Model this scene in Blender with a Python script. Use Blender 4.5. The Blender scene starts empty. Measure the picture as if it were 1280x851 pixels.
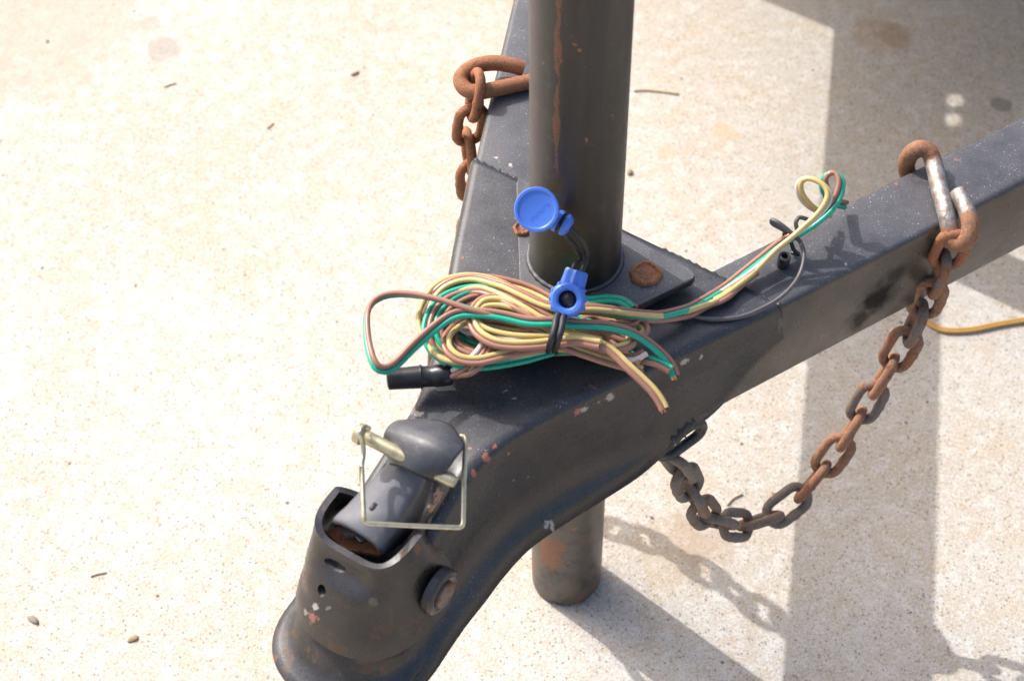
import bpy, bmesh, math, random
import numpy as np
from mathutils import Vector, Matrix

random.seed(7)
rng = np.random.default_rng(7)
SC = bpy.context.scene
COL = SC.collection

# ------------------------------------------------------------------ camera
# metres; the jack post stands at the origin, Z up
FPX, CX, CY = 2396.0, 640.0, 425.5
CAM_R = Vector((0.99992, -0.0096, -0.0078)).normalized()
CAM_F = Vector((0.0, 0.6283, -0.7780)).normalized()
CAM_U = CAM_R.cross(CAM_F).normalized()
CAM_R = CAM_F.cross(CAM_U).normalized()
CAM_C = Vector((-0.0399, -0.7908, 1.2728))
cam = bpy.data.cameras.new('camera')
cam.lens = FPX / 1280 * 36
cam.sensor_width = 36
cam.clip_start = 0.02
cam.clip_end = 500
cam.dof.use_dof = True
cam.dof.focus_distance = 1.24
cam.dof.aperture_fstop = 10
cam_o = bpy.data.objects.new('camera', cam)
M = Matrix.Identity(4)
for i in range(3):
    M[i][0] = CAM_R[i]; M[i][1] = CAM_U[i]; M[i][2] = -CAM_F[i]; M[i][3] = CAM_C[i]
cam_o.matrix_world = M
COL.objects.link(cam_o)
SC.camera = cam_o

# ------------------------------------------------------------------ sky, sun, exposure
SUN = Vector((0.776, -0.684, -1.0)).normalized()       # direction the light travels
SUN_EL = math.asin(-SUN.z)
SUN_ROT = math.atan2(-SUN.x, -SUN.y)
W = bpy.data.worlds.new('World'); SC.world = W; W.use_nodes = True
nt = W.node_tree; nt.nodes.clear()
sky = nt.nodes.new('ShaderNodeTexSky'); sky.sky_type = 'NISHITA'; sky.sun_disc = False
sky.sun_elevation = SUN_EL; sky.sun_rotation = SUN_ROT % (2 * math.pi)
sky.air_density = 1.0; sky.dust_density = 6.0; sky.ozone_density = 1.0
bg = nt.nodes.new('ShaderNodeBackground'); bg.inputs[1].default_value = 0.15
wo = nt.nodes.new('ShaderNodeOutputWorld')
nt.links.new(sky.outputs[0], bg.inputs[0]); nt.links.new(bg.outputs[0], wo.inputs[0])
sl = bpy.data.lights.new('sun', 'SUN'); sl.energy = 2.35; sl.angle = math.radians(0.5); sl.color = (1.0, 0.985, 0.975)
so = bpy.data.objects.new('sun', sl); so.rotation_euler = SUN.to_track_quat('-Z', 'Y').to_euler(); COL.objects.link(so)
SC.view_settings.view_transform = 'Standard'
SC.view_settings.look = 'None'
SC.view_settings.gamma = 1.0
SC.view_settings.exposure = 0.84

# ------------------------------------------------------------------ placing
def ray(x, y):
    return (CAM_R * ((x - CX) / FPX) - CAM_U * ((y - CY) / FPX) + CAM_F)
def at(x, y, z):                                       # the point at height z
    r = ray(x, y); return CAM_C + r * ((z - CAM_C.z) / r.z)
def at_y(x, y, yy):                                    # the point on a vertical plane facing the front
    r = ray(x, y); return CAM_C + r * ((yy - CAM_C.y) / r.y)
def at_plane(x, y, n, off):
    r = ray(x, y); n = Vector(n); return CAM_C + r * ((off - n.dot(CAM_C)) / n.dot(r))

AX = math.radians(34.2)
FW = Vector((-math.sin(AX), -math.cos(AX), 0))         # towards the nose of the coupler
LT = Vector((math.cos(AX), -math.sin(AX), 0))          # across the tongue
VA = 0.006
def L(u, v, z): return FW * u + LT * (v + VA) + Vector((0, 0, z))

# ------------------------------------------------------------------ materials
def new_mat(name):
    m = bpy.data.materials.new(name); m.use_nodes = True
    t = m.node_tree; b = t.nodes['Principled BSDF']
    return m, t, b
class NB:
    """small helper round a node tree"""
    def __init__(s, t):
        s.t = t
        g = t.nodes.new('ShaderNodeNewGeometry'); s.pos = g.outputs['Position']; s.nrm = g.outputs['Normal']
    def lk(s, a, b): s.t.links.new(a, b)
    def setin(s, sock, v):
        if hasattr(v, 'is_output') : s.lk(v, sock)
        else: sock.default_value = v
    def noise(s, scale, detail=4, rough=.55, vec=None, dist=0):
        n = s.t.nodes.new('ShaderNodeTexNoise'); n.inputs['Scale'].default_value = scale
        n.inputs['Detail'].default_value = detail; n.inputs['Roughness'].default_value = rough
        n.inputs['Distortion'].default_value = dist
        s.lk(vec or s.pos, n.inputs['Vector']); return n.outputs['Fac']
    def voro(s, scale, vec=None, out='Distance', feature='F1'):
        n = s.t.nodes.new('ShaderNodeTexVoronoi'); n.feature = feature; n.inputs['Scale'].default_value = scale
        s.lk(vec or s.pos, n.inputs['Vector']); return n.outputs[out]
    def ramp(s, f, a, b, lo=0., hi=1.):
        n = s.t.nodes.new('ShaderNodeMapRange'); n.interpolation_type = 'SMOOTHSTEP'
        s.lk(f, n.inputs[0]); n.inputs[1].default_value = a; n.inputs[2].default_value = b
        n.inputs[3].default_value = lo; n.inputs[4].default_value = hi; return n.outputs[0]
    def math(s, op, a, b=None):
        n = s.t.nodes.new('ShaderNodeMath'); n.operation = op; s.setin(n.inputs[0], a)
        if b is not None: s.setin(n.inputs[1], b)
        return n.outputs[0]
    def mix(s, f, a, b):
        n = s.t.nodes.new('ShaderNodeMix'); n.data_type = 'RGBA'
        s.setin(n.inputs[0], f)
        for sock, v in ((n.inputs[6], a), (n.inputs[7], b)):
            if hasattr(v, 'is_output'): s.lk(v, sock)
            else: sock.default_value = (*v, 1)
        return n.outputs[2]
    def scaled(s, x, y, z):
        n = s.t.nodes.new('ShaderNodeVectorMath'); n.operation = 'MULTIPLY'; s.lk(s.pos, n.inputs[0]); n.inputs[1].default_value = (x, y, z)
        return n.outputs[0]
    def dist(s, p, scale=(1, 1, 1)):
        a = s.t.nodes.new('ShaderNodeVectorMath'); a.operation = 'SUBTRACT'; s.lk(s.pos, a.inputs[0]); a.inputs[1].default_value = p
        m = s.t.nodes.new('ShaderNodeVectorMath'); m.operation = 'MULTIPLY'; s.lk(a.outputs[0], m.inputs[0]); m.inputs[1].default_value = scale
        l = s.t.nodes.new('ShaderNodeVectorMath'); l.operation = 'LENGTH'; s.lk(m.outputs[0], l.inputs[0]); return l.outputs['Value']
    def sep(s, sock):
        n = s.t.nodes.new('ShaderNodeSeparateXYZ'); s.lk(sock, n.inputs[0]); return n.outputs
    def spot(s, p, r, nz, amp=.6, scale=(1, 1, 1)):        # a ragged blotch round p
        d = s.dist(p, scale)
        d = s.math('ADD', d, s.math('MULTIPLY', s.math('SUBTRACT', nz, .5), r * amp * 2))
        return s.ramp(d, r, r * .75)
    def bump(s, h, strength, distance, bsdf):
        n = s.t.nodes.new('ShaderNodeBump'); n.inputs['Strength'].default_value = strength; n.inputs['Distance'].default_value = distance
        s.lk(h, n.inputs['Height']); s.lk(n.outputs[0], bsdf.inputs['Normal']); return n
    def attr(s, name):
        n = s.t.nodes.new('ShaderNodeAttribute'); n.attribute_name = name; return n.outputs['Fac']

PRIMER = (.42, .16, .11); RUST = (.26, .095, .035); CHIP = (.44, .40, .37)
# chips and scrapes of the paint: where the frame wears, kept as places on the metal
SPOT_MARKS = [  # (mark in the picture, radius, colour, amount): found again on the metal once it is built
    (607, 572, .0042, PRIMER), (592, 591, .0030, PRIMER), (619, 557, .0022, PRIMER), (636, 567, .0018, PRIMER), (730, 511, .0045, CHIP), (722, 515, .0034, PRIMER),
    (762, 497, .0040, CHIP), (748, 503, .0022, CHIP), (856, 452, .0036, CHIP), (543, 634, .0075, (.36, .24, .2)), (549, 620, .006, (.36, .24, .2)), (537, 650, .003, CHIP),
    (522, 686, .0045, (.17, .085, .045)), (503, 692, .0030, (.15, .075, .04)), (515, 668, .0030, (.15, .075, .04)), (690, 657, .0042, CHIP), (684, 655, .0026, CHIP), (519, 505, .0040, CHIP), (524, 517, .0036, CHIP), (516, 513, .0040, CHIP),
    (620, 197, .0016, CHIP), (638, 206, .0018, CHIP), (628, 214, .0015, CHIP), (647, 224, .0022, (.12, .1, .09)), (578, 322, .0018, RUST),
    (1058, 330, .0016, CHIP), (1197, 200, .0018, RUST), (588, 312, .0014, (.1, .09, .08)),
    (391, 772, .0052, (.30, .13, .1)), (394, 757, .0034, CHIP), (382, 765, .003, (.3, .27, .25)), (468, 752, .0036, (.12, .11, .1)), (362, 715, .0028, RUST), (410, 760, .003, (.2, .18, .16)),
    (344, 820, .0030, (.16, .08, .045)), (480, 838, .0040, (.16, .08, .045)), (586, 560, .0020, PRIMER), (660, 596, .0012, CHIP), (642, 600, .0011, CHIP),
    (877, 446, .0026, CHIP), (930, 392, .0012, CHIP), (1180, 300, .002, RUST), (1003, 302, .0014, CHIP), (1120, 230, .002, RUST)]
def paint_mat(name, base=(.016, .0165, .019), dust=.55, spots=(), rough=.3, bump=.35, speck=.5, brown=0.0, rust=0.0, smudge=(), soft=.5, dcol=(.165, .172, .205), bcol=(.062, .047, .033)):
    m = bpy.data.materials.get(name); t = m.node_tree; b = t.nodes['Principled BSDF']; n = NB(t)
    big = n.noise(14, 5, .6); mid = n.noise(70, 6, .65); fine = n.noise(1100, 4, .65); grit = n.noise(2600, 2, .5)
    up = n.ramp(n.sep(n.nrm)[2], .3, .95)
    col = n.mix(n.ramp(mid, .35, .75), base, tuple(c * 1.7 for c in base))
    if brown:
        col = n.mix(n.math('MULTIPLY', n.math('MULTIPLY', n.ramp(big, .30, .62), brown), n.math('SUBTRACT', 1., n.math('MULTIPLY', up, .85))), col, bcol)
    if rust:
        rk = n.ramp(n.math('ADD', n.noise(42, 6, .7), n.math('MULTIPLY', big, .3)), .70, .80)
        col = n.mix(n.math('MULTIPLY', rk, rust), col, (.17, .085, .04))
    film = n.math('MULTIPLY', up, n.ramp(n.math('ADD', n.math('MULTIPLY', fine, .75), n.math('ADD', n.math('MULTIPLY', mid, .18), n.math('MULTIPLY', big, .16))), .54 - soft * .5, .56 + soft * .35))
    film = n.math('MULTIPLY', film, dust * .62)
    col = n.mix(film, col, dcol)
    sp = n.math('MULTIPLY', n.ramp(n.noise(820, 2, .5), .66, .71), n.ramp(mid, .40, .58))
    sp2 = n.math('MULTIPLY', n.ramp(grit, .66, .72), n.ramp(big, .3, .6))
    specks = n.math('MULTIPLY', n.math('MULTIPLY', n.math('MAXIMUM', sp, sp2), speck), n.math('ADD', .25, n.math('MULTIPLY', up, .75)))
    col = n.mix(specks, col, (.50, .48, .45))
    scr = n.math('MULTIPLY', n.ramp(n.noise(24, 3, .5, n.scaled(1, 1, 22), 1.2), .68, .70), n.ramp(n.noise(30, 2), .56, .64))
    col = n.mix(n.math('MULTIPLY', scr, .35), col, (.16, .145, .13))
    raw = None
    nz = n.noise(260, 6, .75)
    for qi, (p, r, c) in enumerate(spots):
        st_ = (1., 1.45, 1.) if qi % 3 == 0 else ((1.5, 1., 1.1) if qi % 3 == 1 else (1., 1., 1.))
        k = n.math('MULTIPLY', n.spot(p, r * .80, nz, 2.4, st_), .80); col = n.mix(k, col, c)
        raw = k if raw is None else n.math('MAXIMUM', raw, k)
    n.lk(col, b.inputs['Base Color'])
    rg = n.math('ADD', n.math('MULTIPLY', n.ramp(mid, .3, .7), .16), rough)
    rg = n.math('ADD', rg, n.math('MULTIPLY', film, .5))
    if raw is not None: rg = n.math('MAXIMUM', rg, n.math('MULTIPLY', raw, .75))
    if rust: rg = n.math('MAXIMUM', rg, n.math('MULTIPLY', rk, .7))
    spc = None
    for (p, r, k) in smudge:                           # sooty matt patches
        d = n.math('ADD', n.dist(p), n.math('MULTIPLY', n.math('SUBTRACT', n.noise(90, 5, .65), .5), r * 1.3)); q = n.ramp(d, r * 1.25, r * .35, 0., k)
        spc = q if spc is None else n.math('MAXIMUM', spc, q)
    if spc is not None:
        n.lk(n.math('MULTIPLY', n.math('SUBTRACT', 1., spc), .5), b.inputs['Specular IOR Level'])
        col2 = n.mix(spc, col, (.008, .0075, .007)); n.lk(col2, b.inputs['Base Color'])
    n.lk(n.math('MINIMUM', rg, 1.), b.inputs['Roughness'])
    h = n.math('ADD', n.math('MULTIPLY', mid, .5), n.math('MULTIPLY', fine, .35))
    h = n.math('ADD', h, n.math('MULTIPLY', specks, .35))
    if raw is not None: h = n.math('SUBTRACT', h, n.math('MULTIPLY', raw, .35))
    n.bump(h, bump, .0012, b)
    return m

def rust_mat(name, dark=(.15, .118, .092), rust=(.27, .138, .080), amount=.5, bare=False):
    m, t, b = new_mat(name); n = NB(t)
    big = n.noise(60, 5, .65); fine = n.noise(700, 5, .7); mid = n.noise(190, 5, .6)
    oi = n.t.nodes.new('ShaderNodeObjectInfo')
    big = n.math('ADD', big, n.math('MULTIPLY', n.math('SUBTRACT', oi.outputs['Random'], .5), .22))
    f = n.ramp(n.math('ADD', big, n.math('MULTIPLY', n.math('SUBTRACT', mid, .5), .8)), .62 - amount * .5, .78 - amount * .5)
    col = n.mix(f, dark, rust)
    col = n.mix(n.ramp(fine, .5, .72), col, tuple(c * 1.75 for c in rust))
    col = n.mix(n.math('MULTIPLY', n.ramp(mid, .55, .75), .75), col, (.10, .030, .012))
    col = n.mix(n.math('MULTIPLY', n.ramp(fine, .44, .28), .7), col, (.04, .025, .018))
    if bare:                                           # bare zinc where the attribute says so
        a = n.attr('bare')
        w = n.ramp(n.math('ADD', a, n.math('MULTIPLY', n.math('SUBTRACT', mid, .5), .9)), .42, .6)
        col = n.mix(w, col, n.mix(n.ramp(mid, .38, .60), (.36, .345, .335), (.23, .19, .165)))
        n.lk(n.math('MULTIPLY', w, .55), b.inputs['Metallic'])
        n.lk(n.math('SUBTRACT', .78, n.math('MULTIPLY', w, .38)), b.inputs['Roughness'])
    else:
        b.inputs['Roughness'].default_value = .72
    n.lk(col, b.inputs['Base Color'])
    b.inputs['Specular IOR Level'].default_value = .35
    n.bump(n.math('ADD', fine, n.math('MULTIPLY', mid, .8)), .55, .0009, b)
    return m

def plastic_mat(name, col, rough=.35, var=.25, bumpy=.05, dirt=.25):
    m, t, b = new_mat(name); n = NB(t)
    k = n.noise(120, 4, .6); f = n.noise(1500, 3, .6)
    c = n.mix(n.math('MULTIPLY', n.ramp(k, .40, .62), var), col, tuple(x * .72 for x in col))
    c = n.mix(n.math('MULTIPLY', n.ramp(f, .6, .75), dirt), c, (.30, .25, .19))
    n.lk(c, b.inputs['Base Color'])
    n.lk(n.math('ADD', n.math('MULTIPLY', k, .25), rough - .1), b.inputs['Roughness'])
    n.bump(f, bumpy, .0006, b)
    return m

def metal_mat(name, col, rough=.3):
    m, t, b = new_mat(name); n = NB(t)
    k = n.noise(160, 5, .6); f = n.noise(1400, 3, .6)
    c = n.mix(n.ramp(k, .45, .72), col, tuple(x * .66 for x in col))
    c = n.mix(n.math('MULTIPLY', n.ramp(f, .6, .72), .5), c, (.16, .11, .06))
    n.lk(c, b.inputs['Base Color']); b.inputs['Metallic'].default_value = .85
    n.lk(n.math('ADD', n.math('MULTIPLY', k, .3), rough - .1), b.inputs['Roughness'])
    n.bump(f, .2, .0004, b)
    return m

MAT = {}
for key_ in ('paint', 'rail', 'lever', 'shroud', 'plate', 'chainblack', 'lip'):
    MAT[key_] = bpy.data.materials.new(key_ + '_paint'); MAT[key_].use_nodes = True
MAT['rust'] = rust_mat('rusty_steel', amount=.75)
MAT['rust2'] = rust_mat('deep_rust', dark=(.15, .075, .042), rust=(.26, .110, .052), amount=.9)
MAT['rustdark'] = rust_mat('dark_rust', dark=(.05, .032, .022), rust=(.16, .07, .03), amount=.5)
MAT['grime'] = rust_mat('grimy_steel', dark=(.175, .155, .128), rust=(.20, .13, .085), amount=.35)
MAT['halfrust'] = rust_mat('worn_steel', dark=(.16, .145, .13), rust=(.25, .115, .06), amount=.5)
MAT['hook'] = rust_mat('worn_hook_steel', dark=(.17, .095, .06), rust=(.26, .125, .068), amount=.8, bare=True)
MAT['yellow'] = plastic_mat('yellow_insulation', (.58, .43, .17), .30)
MAT['green'] = plastic_mat('green_insulation', (.012, .36, .235), .27)
MAT['brown'] = plastic_mat('brown_insulation', (.32, .155, .11), .30)
MAT['white'] = plastic_mat('white_insulation', (.62, .55, .48), .27)
MAT['grey'] = plastic_mat('grey_insulation', (.085, .08, .082), .45)
MAT['orange'] = plastic_mat('orange_insulation', (.50, .29, .075), .4)
MAT['blackplastic'] = plastic_mat('black_plastic', (.016, .016, .018), .3, bumpy=.12, dirt=.12)
MAT['cord'] = plastic_mat('black_elastic_cord', (.018, .018, .02), .5, bumpy=.2, dirt=.2)
MAT['blue'] = plastic_mat('blue_plastic', (.060, .165, .60), .36, var=.2, bumpy=.03, dirt=.04)
MAT['zinc'] = metal_mat('yellow_zinc', (.56, .50, .33), .34)
MAT['wireclip'] = metal_mat('bright_zinc_wire', (.62, .57, .40), .28)
MAT['boltsteel'] = rust_mat('dull_bolt_steel', dark=(.20, .17, .14), rust=(.18, .10, .05), amount=.3)
MAT['dark'] = plastic_mat('dark_inside', (.012, .011, .010), .7)

def post_mat():
    m, t, b = new_mat('post_paint'); n = NB(t)
    st = n.noise(55, 5, .6, n.scaled(1, 1, .10)); fine = n.noise(900, 4, .6); mid = n.noise(60, 6, .65); xyz = n.sep(n.pos)
    col = n.mix(n.ramp(st, .35, .7), (.016, .0145, .013), (.040, .035, .029))
    col = n.mix(n.math('MULTIPLY', n.ramp(mid, .56, .72), .35), col, (.12, .115, .105))
    # the rust line down the seam
    wob = n.math('MULTIPLY', n.math('SUBTRACT', n.noise(90, 3), .5), .006)
    d = n.math('ABSOLUTE', n.math('ADD', n.math('ADD', xyz[0], .0134), wob))
    wid = n.math('MULTIPLY', n.ramp(n.noise(26, 4, .6, n.scaled(.2, .2, 1)), .36, .66), n.ramp(xyz[2], .68, .56, .0008, .0022))
    k = n.math('LESS_THAN', d, wid)
    k = n.math('MULTIPLY', k, n.ramp(xyz[2], .470, .485)); k = n.math('MULTIPLY', k, n.math('LESS_THAN', xyz[1], 0.))
    rc = n.mix(n.ramp(fine, .4, .65), (.22, .07, .022), (.12, .045, .02))
    col = n.mix(n.math('MULTIPLY', n.math('MULTIPLY', k, n.ramp(fine, .34, .55)), n.ramp(xyz[2], .70, .58, .55, 1.)), col, rc)
    bare = n.math('MULTIPLY', n.ramp(xyz[2], .36, .26), n.ramp(mid, .34, .56))
    col = n.mix(n.math('MULTIPLY', bare, .8), col, (.110, .088, .066))
    # rust rising from the foot and flecks
    foot = n.math('MULTIPLY', n.ramp(xyz[2], .20, .0), .9)
    lo = n.math('MAXIMUM', n.ramp(n.math('ADD', n.noise(38, 6, .7), n.math('MULTIPLY', foot, .12)), .66, .74), n.spot(at_y(688, 690, -.024), .012, n.noise(80, 5, .7), 1.1, (1, 1, .5)))
    col = n.mix(n.math('MULTIPLY', lo, n.ramp(xyz[2], .34, .22)), col, rc)
    fl = n.math('MULTIPLY', n.ramp(n.noise(130, 2, .5), .71, .74), .9)
    col = n.mix(fl, col, (.24, .10, .045))
    sp = n.math('MULTIPLY', n.ramp(fine, .68, .74), .6); col = n.mix(sp, col, (.3, .28, .25))
    n.lk(col, b.inputs['Base Color'])
    n.lk(n.math('ADD', .30, n.math('MULTIPLY', mid, .25)), b.inputs['Roughness'])
    n.bump(n.math('ADD', n.math('MULTIPLY', fine, .4), n.math('MULTIPLY', mid, .5)), .35, .001, b)
    return m
MAT['post'] = post_mat()

def concrete_mat():
    m, t, b = new_mat('concrete'); n = NB(t)
    big = n.noise(3.2, 6, .62); mid = n.noise(20, 6, .7); sm = n.noise(75, 6, .7); fine = n.noise(360, 3, .6); grit = n.noise(900, 3, .65)
    base = n.mix(n.ramp(big, .36, .64), (.450, .404, .333), (.52, .487, .436))
    base = n.mix(n.math('MULTIPLY', n.ramp(mid, .47, .62), .62), base, (.47, .388, .28))
    base = n.mix(n.math('MULTIPLY', n.ramp(sm, .50, .62), .55), base, (.62, .60, .565))
    base = n.mix(n.math('MULTIPLY', n.ramp(sm, .48, .36), .55), base, (.43, .355, .265))
    base = n.mix(n.math('MULTIPLY', n.ramp(fine, .52, .64), .50), base, (.36, .295, .235))
    base = n.mix(n.math('MULTIPLY', n.ramp(fine, .46, .36), .50), base, (.64, .615, .575))
    base = n.mix(n.math('MULTIPLY', n.ramp(grit, .53, .62), .60), base, (.25, .215, .18))
    base = n.mix(n.math('MULTIPLY', n.ramp(grit, .46, .38), .55), base, (.68, .66, .63))
    # aggregate grains
    vc = n.voro(430, None, 'Distance'); vr = n.sep(n.voro(430, None, 'Color'))
    grain = n.math('MULTIPLY', n.ramp(vc, .52, .30), n.math('GREATER_THAN', vr[0], .88))
    base = n.mix(n.math('MULTIPLY', grain, .65), base, (.15, .13, .11))
    grain2 = n.math('MULTIPLY', n.ramp(vc, .52, .30), n.math('LESS_THAN', vr[0], .10))
    base = n.mix(n.math('MULTIPLY', grain2, .6), base, (.42, .28, .18))
    v2 = n.voro(95, None, 'Distance'); r2 = n.sep(n.voro(95, None, 'Color'))
    dot = n.math('MULTIPLY', n.math('LESS_THAN', v2, n.math('MULTIPLY', r2[1], .16)), n.math('GREATER_THAN', r2[0], .90))
    base = n.mix(n.math('MULTIPLY', dot, .8), base, (.07, .06, .05))
    nz = n.noise(60, 5, .65)
    STAINS_VIGNETTE = [(at(204, 62, 0), .020, (.30, .28, .25), .55), (at(186, 31, 0), .012, (.32, .30, .26), .5), (at(95, 48, 0), .016, (.36, .33, .28), .35),
              (at(1252, 132, 0), .012, (.12, .11, .10), .5), (at(880, 672, 0), .030, (.36, .26, .17), .40), (at(840, 690, 0), .035, (.38, .29, .20), .28),
              (at(905, 165, 0), .014, (.50, .36, .20), .5), (at(832, 190, 0), .012, (.50, .37, .23), .4), (at(1100, 45, 0), .030, (.36, .22, .12), .3),
              (at(118, 407, 0), .008, (.42, .34, .25), .5), (at(1120, 45, 0), .02, (.3, .2, .12), .3), (at(30, 30, 0), .12, (.40, .34, .27), .5)]  # wide last entry paints lens vignetting into the upper left ground
    for p, r, c, a in STAINS_VIGNETTE:
        base = n.mix(n.math('MULTIPLY', n.spot(p, r, nz, .8), a), base, c)
    n.lk(base, b.inputs['Base Color'])
    b.inputs['Roughness'].default_value = .9; b.inputs['Specular IOR Level'].default_value = .2
    h = n.math('ADD', n.math('MULTIPLY', fine, .6), n.math('MULTIPLY', sm, .7)); h = n.math('ADD', h, n.math('MULTIPLY', vc, -.25))
    n.bump(h, .5, .0016, b)
    return m
MAT['concrete'] = concrete_mat()

# ------------------------------------------------------------------ building
def empty(name, loc, label=None, cat=None, group=None, parent=None):
    o = bpy.data.objects.new(name, None); o.empty_display_size = .02; o.location = loc; COL.objects.link(o)
    if label: o['label'] = label
    if cat: o['category'] = cat
    if group: o['group'] = group
    if parent: o.parent = parent
    return o
def org(o):
    p = Vector((0, 0, 0))
    while o is not None: p += o.location; o = o.parent
    return p
def mk(name, verts, faces, mat, parent=None, smooth=True, angle=None):
    """verts in world metres; stored relative to the parent's place"""
    off = org(parent)
    me = bpy.data.meshes.new(name)
    me.from_pydata([Vector(v) - off for v in verts], [], faces); me.validate(); me.update()
    if smooth:
        me.polygons.foreach_set('use_smooth', [True] * len(me.polygons))
    o = bpy.data.objects.new(name, me); COL.objects.link(o)
    if smooth and angle is not None: me.set_sharp_from_angle(angle=math.radians(angle))
    if mat: me.materials.append(MAT[mat])
    if parent: o.parent = parent
    return o
def catmull(P, n=12, closed=False):
    P = np.array([tuple(p) for p in P], float); N = len(P); out = []
    rngi = range(N) if closed else range(N - 1)
    for i in rngi:
        if closed: p0, p1, p2, p3 = P[(i - 1) % N], P[i], P[(i + 1) % N], P[(i + 2) % N]
        else:
            p1, p2 = P[i], P[i + 1]
            p0 = P[i - 1] if i > 0 else 2 * p1 - p2
            p3 = P[i + 2] if i + 2 < N else 2 * p2 - p1
        for k in range(n):
            t = k / n
            out.append(.5 * (2 * p1 + (p2 - p0) * t + (2 * p0 - 5 * p1 + 4 * p2 - p3) * t * t + (3 * p1 - p0 - 3 * p2 + p3) * t ** 3))
    if not closed: out.append(P[-1])
    return np.array(out)
def resample(P, step):
    d = np.r_[0, np.cumsum(np.linalg.norm(np.diff(P, axis=0), axis=1))]
    m = max(2, int(d[-1] / step) + 1); s = np.linspace(0, d[-1], m)
    return np.stack([np.interp(s, d, P[:, k]) for k in range(3)], 1)
def tangents(P, closed=False):
    if closed: T = np.roll(P, -1, 0) - np.roll(P, 1, 0)
    else: T = np.gradient(P, axis=0)
    return T / np.maximum(np.linalg.norm(T, axis=1, keepdims=True), 1e-9)
def sweep(P, rad, segs=10, closed=False, flat=1.0):
    """tube along P; rad scalar or array. Returns verts, faces"""
    P = np.asarray(P); T = tangents(P, closed); N = len(P)
    rad = np.full(N, rad) if np.isscalar(rad) else np.asarray(rad)
    n = np.cross(T[0], [0, 0, 1.]);
    if np.linalg.norm(n) < 1e-3: n = np.cross(T[0], [0, 1., 0])
    n /= np.linalg.norm(n); V = []; F = []
    a = np.linspace(0, 2 * np.pi, segs, endpoint=False)
    for i in range(N):
        n = n - T[i] * n.dot(T[i]); n /= np.linalg.norm(n); b = np.cross(T[i], n)
        for q in a: V.append(P[i] + rad[i] * (np.cos(q) * n + flat * np.sin(q) * b))
    R = N if closed else N - 1
    for i in range(R):
        for k in range(segs):
            j = (i + 1) % N
            F.append((i * segs + k, i * segs + (k + 1) % segs, j * segs + (k + 1) % segs, j * segs + k))
    if not closed:
        F.append(tuple(range(segs))[::-1]); F.append(tuple((N - 1) * segs + k for k in range(segs)))
    return [tuple(v) for v in V], F
def tube(name, pts, rad, mat, parent, segs=10, n=10, smooth_path=True, closed=False, taper=None):
    P = catmull(pts, n, closed) if smooth_path else np.array([tuple(p) for p in pts])
    v, f = sweep(P, rad if taper is None else np.interp(np.linspace(0, 1, len(P)), *taper), segs, closed)
    return mk(name, v, f, mat, parent, angle=50)
def lathe(axis_o, axis_d, prof, segs=32):
    """prof: (along, radius); capped where radius is 0"""
    d = Vector(axis_d).normalized(); a = d.orthogonal().normalized(); b = d.cross(a); V = []; F = []
    o = Vector(axis_o)
    for (h, r) in prof:
        for k in range(segs):
            q = 2 * math.pi * k / segs; V.append(o + d * h + (a * math.cos(q) + b * math.sin(q)) * r)
    for i in range(len(prof) - 1):
        for k in range(segs): F.append((i * segs + k, i * segs + (k + 1) % segs, (i + 1) * segs + (k + 1) % segs, (i + 1) * segs + k))
    F.append(tuple(range(segs))[::-1]); F.append(tuple((len(prof) - 1) * segs + k for k in range(segs)))
    return V, F
def loft(rows, closed_row=False, caps=False):
    n = len(rows[0]); V = [p for r in rows for p in r]; F = []
    for i in range(len(rows) - 1):
        for k in range(n if closed_row else n - 1):
            F.append((i * n + k, i * n + (k + 1) % n, (i + 1) * n + (k + 1) % n, (i + 1) * n + k))
    if caps: F.append(tuple(range(n))[::-1]); F.append(tuple((len(rows) - 1) * n + k for k in range(n)))
    return V, F
def mod_solid(o, th, off=-1):
    m = o.modifiers.new('thick', 'SOLIDIFY'); m.thickness = th; m.offset = off
def mod_bevel(o, w, seg=2, ang=35):
    m = o.modifiers.new('edge', 'BEVEL'); m.width = w; m.segments = seg; m.limit_method = 'ANGLE'; m.angle_limit = math.radians(ang)
def fix_normals(o):
    bm = bmesh.new(); bm.from_mesh(o.data); bmesh.ops.recalc_face_normals(bm, faces=bm.faces); bm.to_mesh(o.data); bm.free()
def extrude_poly(name, pts, z0, z1, mat, parent, bevel=.001, holes=()):
    """flat plate of outline pts (world xy) with round or polygon holes"""
    cu = bpy.data.curves.new(name, 'CURVE'); cu.dimensions = '2D'; cu.fill_mode = 'BOTH'
    for ring in [pts] + list(holes):
        s = cu.splines.new('POLY'); s.points.add(len(ring) - 1); s.use_cyclic_u = True
        for p, c in zip(s.points, ring): p.co = (c[0], c[1], 0, 1)
    cu.extrude = (z1 - z0) / 2
    tmp = bpy.data.objects.new(name, cu); COL.objects.link(tmp)
    dg = bpy.context.evaluated_depsgraph_get(); me = bpy.data.meshes.new_from_object(tmp.evaluated_get(dg))
    bpy.data.objects.remove(tmp); bpy.data.curves.remove(cu)
    off = org(parent); me.transform(Matrix.Translation(Vector((0, 0, (z0 + z1) / 2)) - off))
    me.materials.clear(); me.materials.append(MAT[mat]); me.name = name
    o = bpy.data.objects.new(name, me); COL.objects.link(o)
    bm = bmesh.new(); bm.from_mesh(me); bmesh.ops.remove_doubles(bm, verts=bm.verts, dist=1e-5); bmesh.ops.recalc_face_normals(bm, faces=bm.faces); bm.to_mesh(me); bm.free()
    if bevel: mod_bevel(o, bevel)
    if parent: o.parent = parent
    return o
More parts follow.
